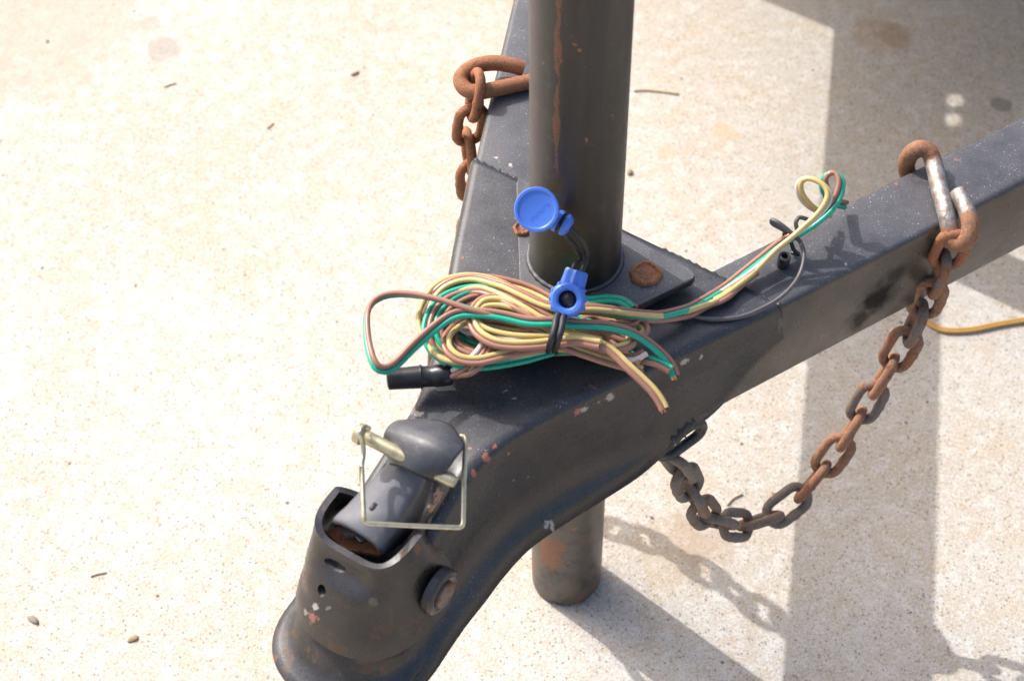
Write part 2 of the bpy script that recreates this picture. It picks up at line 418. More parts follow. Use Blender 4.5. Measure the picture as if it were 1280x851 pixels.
def round_poly(P, r, n=5):
    out = []; N = len(P)
    for i in range(N):
        p = Vector(P[i]).to_2d(); a = Vector(P[i - 1]).to_2d(); b = Vector(P[(i + 1) % N]).to_2d()
        da = (a - p).normalized(); db = (b - p).normalized()
        p0 = p + da * r; p1 = p + db * r
        for k in range(n + 1):
            t = k / n; out.append(p0 * (1 - t) ** 2 + p * 2 * t * (1 - t) + p1 * t * t)
    return out
def rough_up(o, amp, scale, seed=0):
    """uneven by hand: pushes vertices about"""
    from mathutils import noise
    for v in o.data.vertices:
        d = noise.noise_vector(v.co * scale + Vector((seed, 0, 0))); v.co += d * amp

# ------------------------------------------------------------------ ground
g = mk('ground', [(-40, -40, 0), (40, -40, 0), (40, 40, 0), (-40, 40, 0)], [(0, 1, 2, 3)], 'concrete', smooth=False)
g['kind'] = 'structure'

# ------------------------------------------------------------------ the trailer: one thing
T = empty('trailer', (0, 0, 0), 'black painted steel trailer tongue with ball coupler, standing on a round jack post', 'trailer')

def rail(d, n, off, a0, a1, w, z0, z1):
    d = Vector(d); n = Vector(n); r = .0045; prof = []
    for (sx, sz, q0) in ((1, 1, 0), (-1, 1, 90), (-1, -1, 180), (1, -1, 270)):
        for k in range(5):
            q = math.radians(q0 + 90 * k / 4)
            prof.append((sx * (w / 2 - r) + r * math.cos(q), (z0 + z1) / 2 + sz * ((z1 - z0) / 2 - r) + r * math.sin(q)))
    rows = []
    for a in np.linspace(a0, a1, 40):
        rows.append([d * a + n * (off + px) + Vector((0, 0, pz)) for px, pz in prof])
    v, f = loft(rows, True, True); return mk('frame_rail', v, f, 'rail', T, angle=60)
RD = Vector((.8526, .5225, 0)); RN = Vector((.5225, -.8526, 0))
LD = Vector((.1668, .986, 0)); LN = Vector((.986, -.1668, 0))
rail_r = rail(RD, RN, .0668, .03, 2.2, .0485, .2825, .3588)
rail_l = rail(LD, LN, -.0550, -.045, 2.3, .0485, .2825, .3588)
# cross member between the rails and the deck behind it
def box_uv(name, u0, u1, v0, v1, z0, z1, mat, parent):
    pts = [L(u, v - VA, 0) for u, v in ((u0, v0), (u0, v1), (u1, v1), (u1, v0))]
    return extrude_poly(name, [(p.x, p.y) for p in pts], z0, z1, mat, parent, .003)
box_uv('cross_member', -.487, -.533, -.245, .265, .284, .3580, 'rail', T)
def holes_uv(lst, r):
    out = []
    for u, v in lst:
        c = FW * u + LT * v; out.append([(c.x + r * math.cos(q), c.y + r * math.sin(q)) for q in np.linspace(0, 2 * math.pi, 17)[:-1]])
    return out
HL = [(-.6464 - .0585, .0223 - .461), (-.6217 - .0585, .0316 - .461)]
o_ = [FW * u + LT * v for u, v in ((-.732, -.75), (-.732, -.505), (-.622, -.505), (-.622, .505), (-.732, .505), (-.732, .75), (-2.4, .75), (-2.4, -.75))]  # unseen front piece and holes added to cast the shade and its light spots
extrude_poly('deck', [(p.x, p.y) for p in o_], .448, .451, 'rail', T, 0, holes_uv(HL, .0095))
for u in (-.76, -1.5, -2.3):
    box_uv('deck_bearer', u - .03, u + .03, -.72, .72, .3592, .4475, 'rail', T)

# coupler: bent sheet that wraps the rails and narrows to the nose
ST = [ # u, half width, edge z, middle z, bottom z, flare
    (-.0465, .1172, .3622, .3622, .3330, .000), (-.030, .1092, .3622, .3622, .3200, .000), (-.005, .0970, .3622, .3622, .2900, .000),
    (.020, .0850, .3622, .3622, .2800, .001), (.040, .0748, .3622, .3622, .2770, .007), (.060, .0648, .3622, .3622, .2755, .012),
    (.090, .0495, .3622, .3622, .2740, .016), (.115, .0388, .3622, .3622, .2730, .017), (.140, .0310, .3622, .3622, .2720, .017),
    (.165, .0285, .3600, .3580, .2710, .017), (.185, .0285, .3530, .3420, .2700, .017), (.205, .0290, .3450, .3300, .2690, .016),
    (.225, .0308, .3360, .3250, .2680, .015), (.245, .0325, .3180, .3180, .2670, .014), (.258, .0290, .3060, .3060, .2660, .014),
    (.268, .0220, .2960, .2960, .2655, .013), (.275, .0120, .2860, .2860, .2650, .010), (.278, .0030, .2780, .2780, .2650, .006)]
SA = np.array(ST); su = np.linspace(-.0465, .278, 90)
# smooth interpolation through the stations
def interp_st(u):
    i = int(np.clip(np.searchsorted(SA[:, 0], u) - 1, 0, len(SA) - 2))
    p1, p2 = SA[i], SA[i + 1]; p0 = SA[i - 1] if i else 2 * p1 - p2; p3 = SA[i + 2] if i + 2 < len(SA) else 2 * p2 - p1
    t = (u - p1[0]) / (p2[0] - p1[0])
    m1 = (p2 - p0) / (p2[0] - p0[0]) * (p2[0] - p1[0]); m2 = (p3 - p1) / (p3[0] - p1[0]) * (p2[0] - p1[0])
    return (2 * t**3 - 3 * t**2 + 1) * p1 + (t**3 - 2 * t**2 + t) * m1 + (-2 * t**3 + 3 * t**2) * p2 + (t**3 - t**2) * m2
rows = []
for u in su:
    _, hw, ze, zc, zb, fl = interp_st(u)
    H = ze - zb
    half = [(hw * .28, zc), (hw * .52, zc + (ze - zc) * .12), (hw * .66, zc + (ze - zc) * .8), (max(hw - .0075, hw * .74), ze), (max(hw - .004, hw * .85), ze - .0006), (max(hw - .0015, hw * .95), ze - .0024), (hw, ze - .0056),
            (hw + .0012, zb + H * .62), (hw + .0016, zb + H * .38), (hw + .0022 + fl * .04, zb + H * .26), (hw + .0028 + fl * .20, zb + H * .16), (hw + .0034 + fl * .48, zb + H * .075), (hw + .004 + fl, zb)]
    row = [(-a, z) for a, z in half[::-1]] + [(0, zc)] + half
    rows.append([L(u, a, z) for a, z in row])
v, f = loft(rows)
coupler = mk('coupler', v, f, 'paint', T, angle=70)
fix_normals(coupler)
for q in coupler.data.polygons:
    pass
# make the normals face outwards (up at the top sheet)
zmean = sum(p.normal.z * p.area for p in coupler.data.polygons)
if zmean < 0: coupler.data.flip_normals()
mod_solid(coupler, .0028, -1)

# weld beads where the coupler meets the rails
def bead(pts, r, mat='paint', parent=None, seed=0):
    P = resample(catmull(pts, 10), .0016); rr = r * (1 + .28 * np.sin(np.arange(len(P)) * 1.7) + .2 * rng.standard_normal(len(P)))
    vv, ff = sweep(P, np.clip(rr, r * .4, r * 1.6), 7); return mk('weld_bead', vv, ff, mat, parent or T)
bead([L(-.0475, v, .3600) for v in np.linspace(.030, .115, 6)], .0014, parent=coupler)
bead([L(-.0475, v, .3600) for v in np.linspace(-.115, -.035, 6)], .0014, parent=coupler)
def side_pt(u, k):                                    # a point on the right side wall; k 0 top .. 1 bottom
    _, hw, ze, zc, zb, fl = interp_st(u); return L(u, hw + .0012 + (.003 if k > .8 else 0), ze + (zb - ze) * k)

# socket skirt low on the nose, under the latch
def ring(u0, v0, ru, rv, z, a0, a1, n, e=2.3):
    out = []
    for k in range(n):
        q = math.radians(a0 + (a1 - a0) * k / (n - 1)); c, s = math.cos(q), math.sin(q)
        out.append(L(u0 + ru * math.copysign(abs(c) ** (2 / e), c), v0 + rv * math.copysign(abs(s) ** (2 / e), s), z))
    return out
rows = [ring(.234, -.001, .016, .020, .3160, -180, 180, 60), ring(.236, -.001, .024, .028, .3110, -180, 180, 60), ring(.239, -.002, .0270, .0305, .3030, -180, 180, 60), ring(.241, -.002, .0315, .0335, .2950, -180, 180, 60),
        ring(.243, -.002, .0350, .0355, .2860, -180, 180, 60), ring(.245, -.002, .0370, .0370, .2800, -180, 180, 60), ring(.247, -.002, .0388, .0385, .2765, -180, 180, 60), ring(.249, -.002, .0420, .0420, .2742, -180, 180, 60),
        ring(.250, -.002, .0456, .0456, .2725, -180, 180, 60), ring(.250, -.002, .0462, .0462, .2708, -180, 180, 60), ring(.250, -.002, .0460, .0460, .2680, -180, 180, 60)]
v, f = loft(rows); socket = mk('ball_socket', v, f, 'shroud', coupler, angle=80)
fix_normals(socket)

# latch shroud: bell shaped, open at the back where the lever goes in
prof = [ # z, u0, v0, ru, rv
    (.3640, .2150, -.002, .0315, .0305), (.3590, .2155, -.002, .0322, .0310), (.3500, .2170, -.0015, .0345, .0325), (.3400, .2185, -.001, .0385, .0350),
    (.3300, .2200, -.001, .0425, .0375), (.3200, .2215, .000, .0460, .0395), (.3110, .2225, .000, .0492, .0418), (.2995, .2232, .000, .0520, .0440)]
rows = []
NR = 84; NS = 14
def bell_row(u0, v0, ru, rv, z, back):
    fr = ring(u0, v0, ru, rv, z, -90, 90, NR - 2 * NS, 2.35 + 1.35 * float(np.clip((z - .325) / .03, 0, 1)))
    pin_ = float(np.clip((z - .335) / .025, 0, 1))      # the rim closes in on the lever towards the back
    a = [L(u0 - back * (1 - k / NS), v0 - rv + .0135 * pin_ * (1 - k / NS) ** 1.4, z) for k in range(NS)]
    b = [L(u0 - back * (k + 1) / NS, v0 + rv - .0050 * pin_ * ((k + 1) / NS) ** 1.4, z) for k in range(NS)]
    return a + fr + b
for (z, u0, v0, ru, rv), bk in zip(prof, (.010, .010, .012, .016, .019, .019, .016, .010)):
    rows.append(bell_row(u0, v0, ru, rv, z, bk))
# the hem hangs lower at the side and the front, the rim dips at the back
cent = L(.222, 0, 0)
rows2 = []
for i, r_ in enumerate(rows):
    rr = []
    for k, p in enumerate(r_):
        q = -1 + 2 * k / (NR - 1)                     # -1 .. 1 round the bell, 0 = front
        z = p.z
        t = i / (len(rows) - 1)
        z -= (1 - t) * .006 * math.exp(-(q / .42) ** 2) # rim lower in front
        z -= (1 - t) * .010 * max(0, (abs(q) - .66) / .34) ** 1.5
        # the pinched louvre in the front
        rad = (Vector((p.x, p.y, 0)) - cent)
        dq = (q - .03) / .13; dz = (z - .3385) / .0075
        push = -.0030 * math.exp(-dq * dq - ((z - .3465) / .006) ** 2) + .0012 * math.exp(-dq * dq - ((z - .334) / .005) ** 2)
        p2 = Vector((p.x, p.y, 0)) + rad.normalized() * push
        rr.append(Vector((p2.x, p2.y, z)))
    rows2.append(rr)
# finer rows for a smooth bell
RA = np.array([[tuple(p) for p in r] for r in rows2]); fine = []
for k in range(NR): fine.append(catmull(RA[:, k], 5))
fine = np.array(fine).transpose(1, 0, 2)
v, f = loft([[Vector(p) for p in r] for r in fine])
shroud = mk('latch_shroud', v, f, 'shroud', coupler, angle=80)
fix_normals(shroud)
c0 = sum((Vector(p.center) for p in shroud.data.polygons), Vector()) / len(shroud.data.polygons)
if sum((p.center - c0).dot(p.normal) for p in shroud.data.polygons) < 0: shroud.data.flip_normals()
# cut the louvre slot and the round hole
def punch(o, cutters):
    for c in cutters:
        m = o.modifiers.new('cut', 'BOOLEAN'); m.operation = 'DIFFERENCE'; m.object = c; m.solver = 'EXACT'
    bpy.context.view_layer.update()
    me = bpy.data.meshes.new_from_object(o.evaluated_get(bpy.context.evaluated_depsgraph_get()))
    o.modifiers.clear(); o.data = me
    for c in cutters: bpy.data.objects.remove(c)
mod_solid(shroud, .0042, -1)
def bar_cut(center, ax, along, across, depth):
    ax = Vector(ax).normalized(); dz = Vector((0, 0, 1)); n = ax.cross(dz).normalized(); V = []
    for s in (-1, 1):
        for k in range(12):
            q = 2 * math.pi * k / 12; V.append(Vector(center) + n * depth * s + ax * along * math.cos(q) + dz * across * math.sin(q))
    F = [tuple(range(12))[::-1], tuple(range(12, 24))] + [(k, (k + 1) % 12, 12 + (k + 1) % 12, 12 + k) for k in range(12)]
    return mk('cutter', V, F, None, smooth=False)
def on_shroud(x, y):
    dg = bpy.context.evaluated_depsgraph_get(); d = ray(x, y).normalized()
    hit, loc, nrm, _ = shroud.ray_cast(CAM_C, d)
    return loc if hit else at(x, y, .34)
bpy.context.view_layer.update()
pa, pb = on_shroud(407, 700), on_shroud(431, 712)
ph = on_shroud(402, 738)
punch(shroud, [bar_cut((pa + pb) / 2, pb - pa, (pb - pa).length / 2 + .001, .0028, .012), bar_cut(ph, LT, .0032, .0036, .012)])
shroud.data.polygons.foreach_set('use_smooth', [True] * len(shroud.data.polygons)); shroud.data.set_sharp_from_angle(angle=math.radians(40))

# ear with the pivot bolt on the right side
c = at_plane(553, 741, LT, .0435 + VA); d = LT
v, f = lathe(c - d * .0050, d, [(0, .0150), (.0044, .0148), (.0056, .0140), (.0060, .0126), (.0066, .0120), (.0066, .0110), (.0060, .0100), (.0056, 0.0004)], 40)
ear = mk('pivot_ear', v, f, 'shroud', coupler, angle=30)
v, f = lathe(c, d, [(0, .0084), (.0026, .0084), (.0034, .0078), (.0036, .0066), (.0031, .0058), (.0031, .0004)], 28)
bolt = mk('pivot_bolt', v, f, 'boltsteel', coupler, angle=30)

# latch lever: a bent channel with a thumb lip
LV = [ # u, half width, top z, side depth
    (.2345, .0160, .3660, .006), (.2328, .0182, .3682, .012), (.2240, .0184, .3722, .022), (.2120, .0172, .3768, .030), (.2000, .0152, .3815, .032), (.1935, .0138, .3850, .030),
    (.1885, .0128, .3890, .028), (.1835, .0125, .3920, .026), (.1770, .0120, .3930, .024), (.1700, .0110, .3900, .020), (.1660, .0100, .3860, .016)]
LA = catmull([(a, b, c) for a, b, c, d in LV], 5); LDp = catmull([(a, d, 0) for a, b, c, d in LV], 5)
rows = []
for (u, w, z), (_, dp, _) in zip(LA, LDp):
    half = [(w * .35, z - .0006), (w * .7, z - .0024), (w * .88, z - .0044), (w * .97, z - .0066), (w, z - .0098 if dp > .01 else z - dp * .6), (w * 1.0, z - max(dp, .008))]
    bulge = 0.0014 if .19 < u < .215 else 0
    vc = -.0032 + .0052 * float(np.clip((.232 - u) / .038, 0, 1))
    tl_ = .20 * float(np.clip((.232 - u) / .01, 0, 1))
    rows.append([L(u, vc - a, zz - tl_ * a) for a, zz in half[::-1]] + [L(u, vc, z + bulge)] + [L(u, vc + a, zz + tl_ * min(a, .0125)) for a, zz in half])
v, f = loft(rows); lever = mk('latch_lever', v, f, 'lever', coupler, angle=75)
fix_normals(lever)
if sum(p.normal.z * p.area for p in lever.data.polygons) < 0: lever.data.flip_normals()
mod_solid(lever, .0026, -1)
# thumb lip: sheet bent over a crest across the rear of the lever, its front edge turned down
rows = []; NA, NBp = 34, 30
for k in range(NBp + 1):
    b = -1 + 2 * k / NBp                                # -1 rear .. 1 front
    row = []
    wl = .0245 * (1 - abs(b) ** 3.2 * .42)
    for q in range(NA + 1):
        a = -1 + 2 * q / NA
        a_ = wl * a + .0006 * b
        u_ = .1825 + .0185 * b * (1 - .14 * abs(a) ** 3) - (.0016 * max(0, -a + .15) * max(0, b))
        z_ = .4085 - .0085 * max(0, (-b - .05)) ** 1.5 - .0125 * max(0, (b - .15) / .85) ** 1.6 - .0062 * abs(a) ** 2.3 + .0046 * a + .0007 * math.sin(a * 2.3 + b * 1.5)
        row.append(L(u_, .0085 + a_, z_))
    rows.append(row)
v, f = loft(rows); lip = mk('thumb_lip', v, f, 'lip', coupler, angle=80); fix_normals(lip)
if sum(p.normal.z * p.area for p in lip.data.polygons) < 0: lip.data.flip_normals()
mod_solid(lip, .0030, -1)
# small pressed nib on the lever and the pawl plate under it
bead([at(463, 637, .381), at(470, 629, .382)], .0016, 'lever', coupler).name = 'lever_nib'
pts = [at(424, 652, .352), at(444, 644, .352), at(450, 656, .352), at(446, 668, .352), at(430, 668, .352)]
extrude_poly('pawl', [(p.x, p.y) for p in pts], .348, .352, 'grime', coupler, .0008)
pts = [at(446, 648, .360), at(454, 645, .360), at(458, 653, .360), at(490, 672, .360), at(486, 682, .360), at(462, 672, .360), at(450, 676, .360), at(443, 668, .360), at(452, 664, .360)]
extrude_poly('pawl_spring', [(p.x, p.y) for p in pts], .3565, .359, 'chainblack', coupler, .0006)
pts = [at(404, 660, .346), at(470, 640, .346), at(505, 662, .346), at(474, 690, .346), at(430, 682, .346)]
extrude_poly('socket_seat', [(p.x, p.y) for p in pts], .340, .3435, 'rust2', coupler, .0006)

# jack post
post = mk('jack_post', *lathe((0, 0, .350), (0, 0, 1), [(0, .0284), (.55, .0284), (.552, .0300), (.585, .0300), (.592, .0260), (.592, .0005)], 56), 'post', T, angle=40)
legv, legf = lathe((0, 0, .0), (0, 0, 1), [(.016, .0005), (.014, .0232), (.0012, .0240), (.0002, .0252), (.0022, .0264), (.010, .0268), (.36, .0268)], 56)
leg = mk('jack_foot_tube', legv, legf, 'post', post, angle=50)
for vv in leg.data.vertices:                           # the foot is cut out of true and dented
    if vv.co.z < .02: vv.co.z += .004 * (vv.co.x / .027 + .6) * .5 + .0012 * math.sin(vv.co.x * 400)
tube('crank_arm', [(0.03, 0, .90), (.06, .0, .905), (.10, 0, .92), (.16, 0, .93)], .006, 'rust', post)
tube('crank_grip', [(.16, 0, .925), (.16, 0, .99)], .011, 'blackplastic', post)
# mounting plate on the coupler
pl = round_poly([(.078, -.0155), (-.034, -.082), (-.036, .072)], .010)
plate = extrude_poly('jack_plate', pl, .3690, .3752, 'plate', post, .0016)
extrude_poly('spacer_plate', round_poly([(.050, -.012), (-.026, -.062), (-.026, .046)], .008), .3624, .3688, 'paint', post, .0008)
v = [(.0289 * math.cos(q), .0289 * math.sin(q), .3754) for q in np.linspace(0, 2 * math.pi, 90, endpoint=False)]
P = np.array(v); rr = .0019 * (1 + .09 * np.sin(np.arange(90) * 1.9) + .06 * rng.standard_normal(90))
mk('weld_ring', *sweep(P, rr, 8, True), 'plate', post)
for (x, y, z), bsz in (((.0434, -.0150, .3752), 1.), ((-.0322, .0238, .3752), .62), ((-.022, -.058, .3752), 1.)):
    ra = rng.uniform(.9, 1.1, 26); V = []; F = []
    hs = [(.0100, .0002), (.0094, .0018), (.0080, .0026), (.0072, .0014), (.0050, .0008), (.0024, .0012)]
    for i, (r, h) in enumerate(hs):
        for k in range(26):
            q = 2 * math.pi * k / 26; j = ra[k] * rng.uniform(.94, 1.06)
            r_ = r * bsz; V.append((x + r_ * j * math.cos(q), y + r_ * j * math.sin(q), z + h + rng.uniform(-.0004, .0004)))
    for i in range(len(hs) - 1):
        for k in range(26): F.append((i * 26 + k, i * 26 + (k + 1) % 26, (i + 1) * 26 + (k + 1) % 26, (i + 1) * 26 + k))
    F.append(tuple((len(hs) - 1) * 26 + k for k in range(26)))
    mk('plate_bolt', V, F, 'rust2', post)

# cap screw on the right rail
bs = at(978, 331, .3588)
o = mk('rail_screw', *lathe(bs, (.05, -.12, 1), [(0, .0040), (.0085, .0041), (.0096, .0036), (.0097, .0021), (.0060, .0020), (.0058, .0003)], 20), 'dark', T, angle=35)
o.data.materials[0] = MAT['chainblack']

# ------------------------------------------------------------------ safety chains
def link_mesh(bar=.0036, r=.0089, half=.0082, seg=10):
    P = []; R = []
    for k in range(9): q = math.radians(-90 + 180 * k / 8); P.append((half + r * math.cos(q), r * math.sin(q), 0)); R.append(bar * (.93 if k == 4 else .97 if k in (3, 5) else 1))
    for x, m in ((.35, 1.), (.16, 1.10), (0, 1.17), (-.16, 1.08), (-.35, 1.)): P.append((x * half, r, 0)); R.append(bar * m)
    for k in range(9): q = math.radians(90 + 180 * k / 8); P.append((-half + r * math.cos(q), r * math.sin(q), 0)); R.append(bar * (.93 if k == 4 else .97 if k in (3, 5) else 1))
    v, f = sweep(np.array(P), np.array(R), seg, True)
    me = bpy.data.meshes.new('link'); me.from_pydata(v, [], f); me.update()
    me.polygons.foreach_set('use_smooth', [True] * len(me.polygons)); me.materials.append(MAT['rust'])
    return me
LINK = link_mesh()
def chain(root, path, pitch, phi0, view, mats, count=None, jit=.22):
    P = catmull(path, 24); P = resample(P, .0004)
    step = int(round(pitch / .0004)); off = org(root); i = 0; k = 0; ps = []
    while i + step <= len(P) - 1 and (count is None or k < count):
        a, b = Vector(P[i]), Vector(P[i + step]); t = (b - a).normalized(); c = (a + b) / 2
        n1 = (Vector(view) - t * Vector(view).dot(t)).normalized(); n2 = t.cross(n1)
        q = phi0 + (math.pi / 2) * (k % 2) + random.uniform(-jit, jit)
        n = n1 * math.cos(q) + n2 * math.sin(q); y = n.cross(t)
        o = bpy.data.objects.new('link', LINK); COL.objects.link(o); o.parent = root
        Mx = Matrix((( t.x, y.x, n.x, c.x - off.x), (t.y, y.y, n.y, c.y - off.y), (t.z, y.z, n.z, c.z - off.z), (0, 0, 0, 1)))
        o.matrix_local = Mx
        o.material_slots[0].link = 'OBJECT'; o.material_slots[0].material = MAT[mats(k)]
        i += step; k += 1
    return k
def attr_bare(o, n_rings, segs, fn):
    a = o.data.attributes.new('bare', 'FLOAT', 'POINT')
    a.data.foreach_set('value', [fn(i / (n_rings - 1)) for i in range(n_rings) for _ in range(segs)])
VIEW = (0.05, -.62, .78)
NR_ = (.5225, -.8526, 0)
cp = [((835, 567), .0865), ((853, 590), .0870), ((868, 622), .0870), ((886, 648), .0870), ((914, 656), .0870), ((945, 654), .0870), ((984, 634), .0870), ((1017, 601), .0872), ((1044, 566), .0876), ((1073, 522), .0880), ((1099, 478), .0890), ((1124, 440), .0905), ((1146, 402), .0925), ((1161, 368), .0950), ((1178, 333), .0985), ((1196, 297), .1030)]
path = [at_plane(x, y, NR_, o) for (x, y), o in cp]
ch = empty('safety_chain', at_plane(850, 545, NR_, .088), 'rusty safety chain sagging in front of the right rail with its worn hook on top', 'chain', 'safety chains of the trailer')
def mats_r(k): return ('rust2', 'halfrust', 'rust', 'halfrust', 'halfrust', 'rust', 'halfrust', 'rust', 'rust', 'halfrust')[k] if k < 10 else 'grime'
nl = chain(ch, path[::-1], .0268, math.radians(8), VIEW, mats_r)
print('right links', nl)
# first link, painted over and welded under the rail
a, b = at_plane(822, 571, NR_, .088), at_plane(880, 529, NR_, .090)
t = (b - a).normalized(); c = (a + b) / 2; vw = Vector((-.1, -.62, .78)); vw = (vw - t * vw.dot(t)).normalized(); n = t.cross(vw) * math.cos(math.radians(28)) + vw * math.sin(math.radians(28)); y = n.cross(t); off = org(ch)
o = bpy.data.objects.new('weld_link', LINK); COL.objects.link(o); o.parent = ch
o.matrix_local = Matrix(((t.x, y.x, n.x, c.x - off.x), (t.y, y.y, n.y, c.y - off.y), (t.z, y.z, n.z, c.z - off.z), (0, 0, 0, 1)))
o.material_slots[0].link = 'OBJECT'; o.material_slots[0].material = MAT['chainblack']; o['label'] = 'first link of the chain, painted black and welded under the rail'
bead([at_plane(832, 556, NR_, .0930), at_plane(850, 540, NR_, .0935), at_plane(868, 525, NR_, .0935)], .0042, 'chainblack', coupler)
bead([at(872, 517, .288), at(884, 512, .288)], .0032, 'chainblack', coupler)
# hook of the right chain
hp = [at(1134, 216, .345), at(1133, 204, .357), at(1139, 192, .369), at(1150, 186, .3735), at(1161, 190, .3720), at(1167, 204, .3680), at(1174, 234, .3660), at(1182, 264, .3640), at(1187, 285, .3590), at(1192, 300, .3540), at(1201, 304, .3545), at(1210, 297, .3600), at(1213, 281, .3650), at(1208, 262, .3680), at(1197, 240, .3700)]
P = catmull(hp, 8); v, f = sweep(P, .0058, 14)
hook = mk('hook', v, f, 'hook', ch, angle=60); attr_bare(hook, len(P), 14, lambda s: max(math.exp(-((s - .46) / .13) ** 2), .95 * math.exp(-((s - 1.0) / .12) ** 2)) * 1.0)

# left chain: from its hook over the left rail down behind it and back up to the coupler
NL = (.986, -.1668, 0)
cl = empty('safety_chain', at(575, 150, .34), 'rusty safety chain dropping behind the left rail from a hook beside the jack post', 'chain', 'safety chains of the trailer')
hp = [at(654, 86, .3665), at(640, 82, .3690), at(618, 79, .3705), at(597, 82, .3700), at(581, 91, .3690), at(576, 102, .3670), at(584, 113, .3655), at(600, 115, .3655), at(622, 111, .3648), at(645, 106, .3642), at(664, 102, .3640), at(690, 97, .3640), at(710, 97, .362), at(722, 104, .352), at(722, 112, .340)]
P = catmull(hp, 8); v, f = sweep(P, .0054, 14)
hook = mk('hook', v, f, 'rust2', cl, angle=60)
lp = [at(598, 99, .3730), at(595, 118, .3600), at(590, 140, .3470), Vector((-.0690, .1600, .330))]
dn = Vector(lp[-1])
att = LD * (.012) + LN * (-.088) + Vector((0, 0, .276))
ends = [Vector((-.0682, .1590, .300)), Vector((-.0682, .1590, .250)), Vector((-.0695, .1570, .200)), Vector((-.0745, .147, .150)), Vector((-.0820, .122, .120)), Vector((-.0865, .092, .118)), Vector((-.0895, .062, .148)), Vector((-.0890, .040, .205)), att + Vector((-.001, .012, -.025))]
nl = chain(cl, lp + ends, .0268, math.radians(70), VIEW, lambda k: 'rust2' if k < 9 else 'grime')
print('left links', nl)
o = bpy.data.objects.new('weld_link', LINK); COL.objects.link(o); o.parent = cl; o.location = att - org(cl); o.rotation_euler = (math.radians(70), 0, math.radians(80))
o.material_slots[0].link = 'OBJECT'; o.material_slots[0].material = MAT['chainblack']

# ------------------------------------------------------------------ lock pin with its square wire clip
pin = empty('hitch_pin', at(452, 543, .400), 'yellowish zinc lock pin pushed through the coupler latch, with a square wire clip', 'hitch pin')
a, b = at(452, 543, .3990), at(571, 604, .3955); d = (b - a).normalized()
v, f = lathe(a - d * .004, d, [(0, .0005), (0, .0046), (.0012, .0060), (.0050, .0062), (.0062, .0052), (.0066, .0040), ((b - a).length, .0039), ((b - a).length + .003, .0030), ((b - a).length + .003, .0004)], 24)
mk('pin_shank', v, f, 'zinc', pin, angle=40)
cw = [at(462, 536, .4055), at(455, 533, .4085), at(450, 540, .4100), at(453, 552, .4040), at(454, 566, .3990), at(452, 580, .3965)]
cw2 = [at(452, 580, .3965), at(455, 646, .3880), at(456, 652, .3865), at(461, 654, .3860), at(520, 657, .3800), at(574, 659, .3740), at(578, 657, .3740), at(579, 652, .3750), at(580, 600, .3865), at(582, 550, .3965), at(581, 546, .3970), at(577, 545, .3970), at(565, 549, .3965)]
def dens(pts, n=6):
    out = []
    for p, q in zip(pts[:-1], pts[1:]):
        for k in range(n): out.append(p.lerp(q, k / n))
    return out + [pts[-1]]
v, f = sweep(np.array([tuple(p) for p in dens(cw2)]), .00145, 9); mk('wire_clip', v, f, 'wireclip', pin, angle=60)
tube('clip_eye', cw, .00150, 'wireclip', pin, 9)
tube('clip_ferrule', [at(449, 583, .3970), at(450, 606, .3930)], .0013, 'wireclip', pin, 9)

# ------------------------------------------------------------------ wiring harness tied on the tongue
H = empty('wiring_harness', at(670, 440, .364), 'coil of yellow, green and brown trailer wires tied up on the black tongue', 'wiring')
NAMES = {'y': ('yellow_wire', 'yellow'), 'g': ('green_wire', 'green'), 'b': ('brown_wire', 'brown'), 'w': ('white_wire', 'white')}
WR = .00175
def ribbon(cols, ctl, z=None, tilt=0., parent=H, n=9, rad=WR, pitch=.0034, tilts=None):
    """flat ribbon of bonded wires; ctl = (x, y[, height]) marks; tilt turns the ribbon on edge"""
    pts = [at(c[0], c[1], (c[2] if len(c) > 2 else z)) for c in ctl]
    P = resample(catmull(pts, n), .0026); Tn = tangents(P); N = len(P)
    tl = np.full(N, tilt) if tilts is None else np.interp(np.linspace(0, 1, N), np.linspace(0, 1, len(tilts)), tilts)
    side = np.cross(Tn, [0, 0, 1.]); side /= np.maximum(np.linalg.norm(side, axis=1, keepdims=True), 1e-6)
    # keep the side vector turning smoothly
    for i in range(1, N):
        if side[i].dot(side[i - 1]) < -.2: side[i] = side[i]
    up = np.cross(side, Tn)
    wob = sum(np.sin(np.arange(N)[:, None] * w_ + rng.uniform(0, 6.28, 3)) * a_ for w_, a_ in ((.09, .0007), (.23, .00035), (.55, .00012)))
    P = P + wob * np.sin(np.linspace(0, math.pi, N))[:, None] ** .3
    k = len(cols)
    for i, cc in enumerate(cols):
        e = (i - (k - 1) / 2) * pitch
        Q = P + e * (side * np.cos(np.radians(tl))[:, None] + up * np.sin(np.radians(tl))[:, None])
        v, f = sweep(Q, rad, 9); nm, mt = NAMES[cc]; mk(nm, v, f, mt, parent, angle=60)
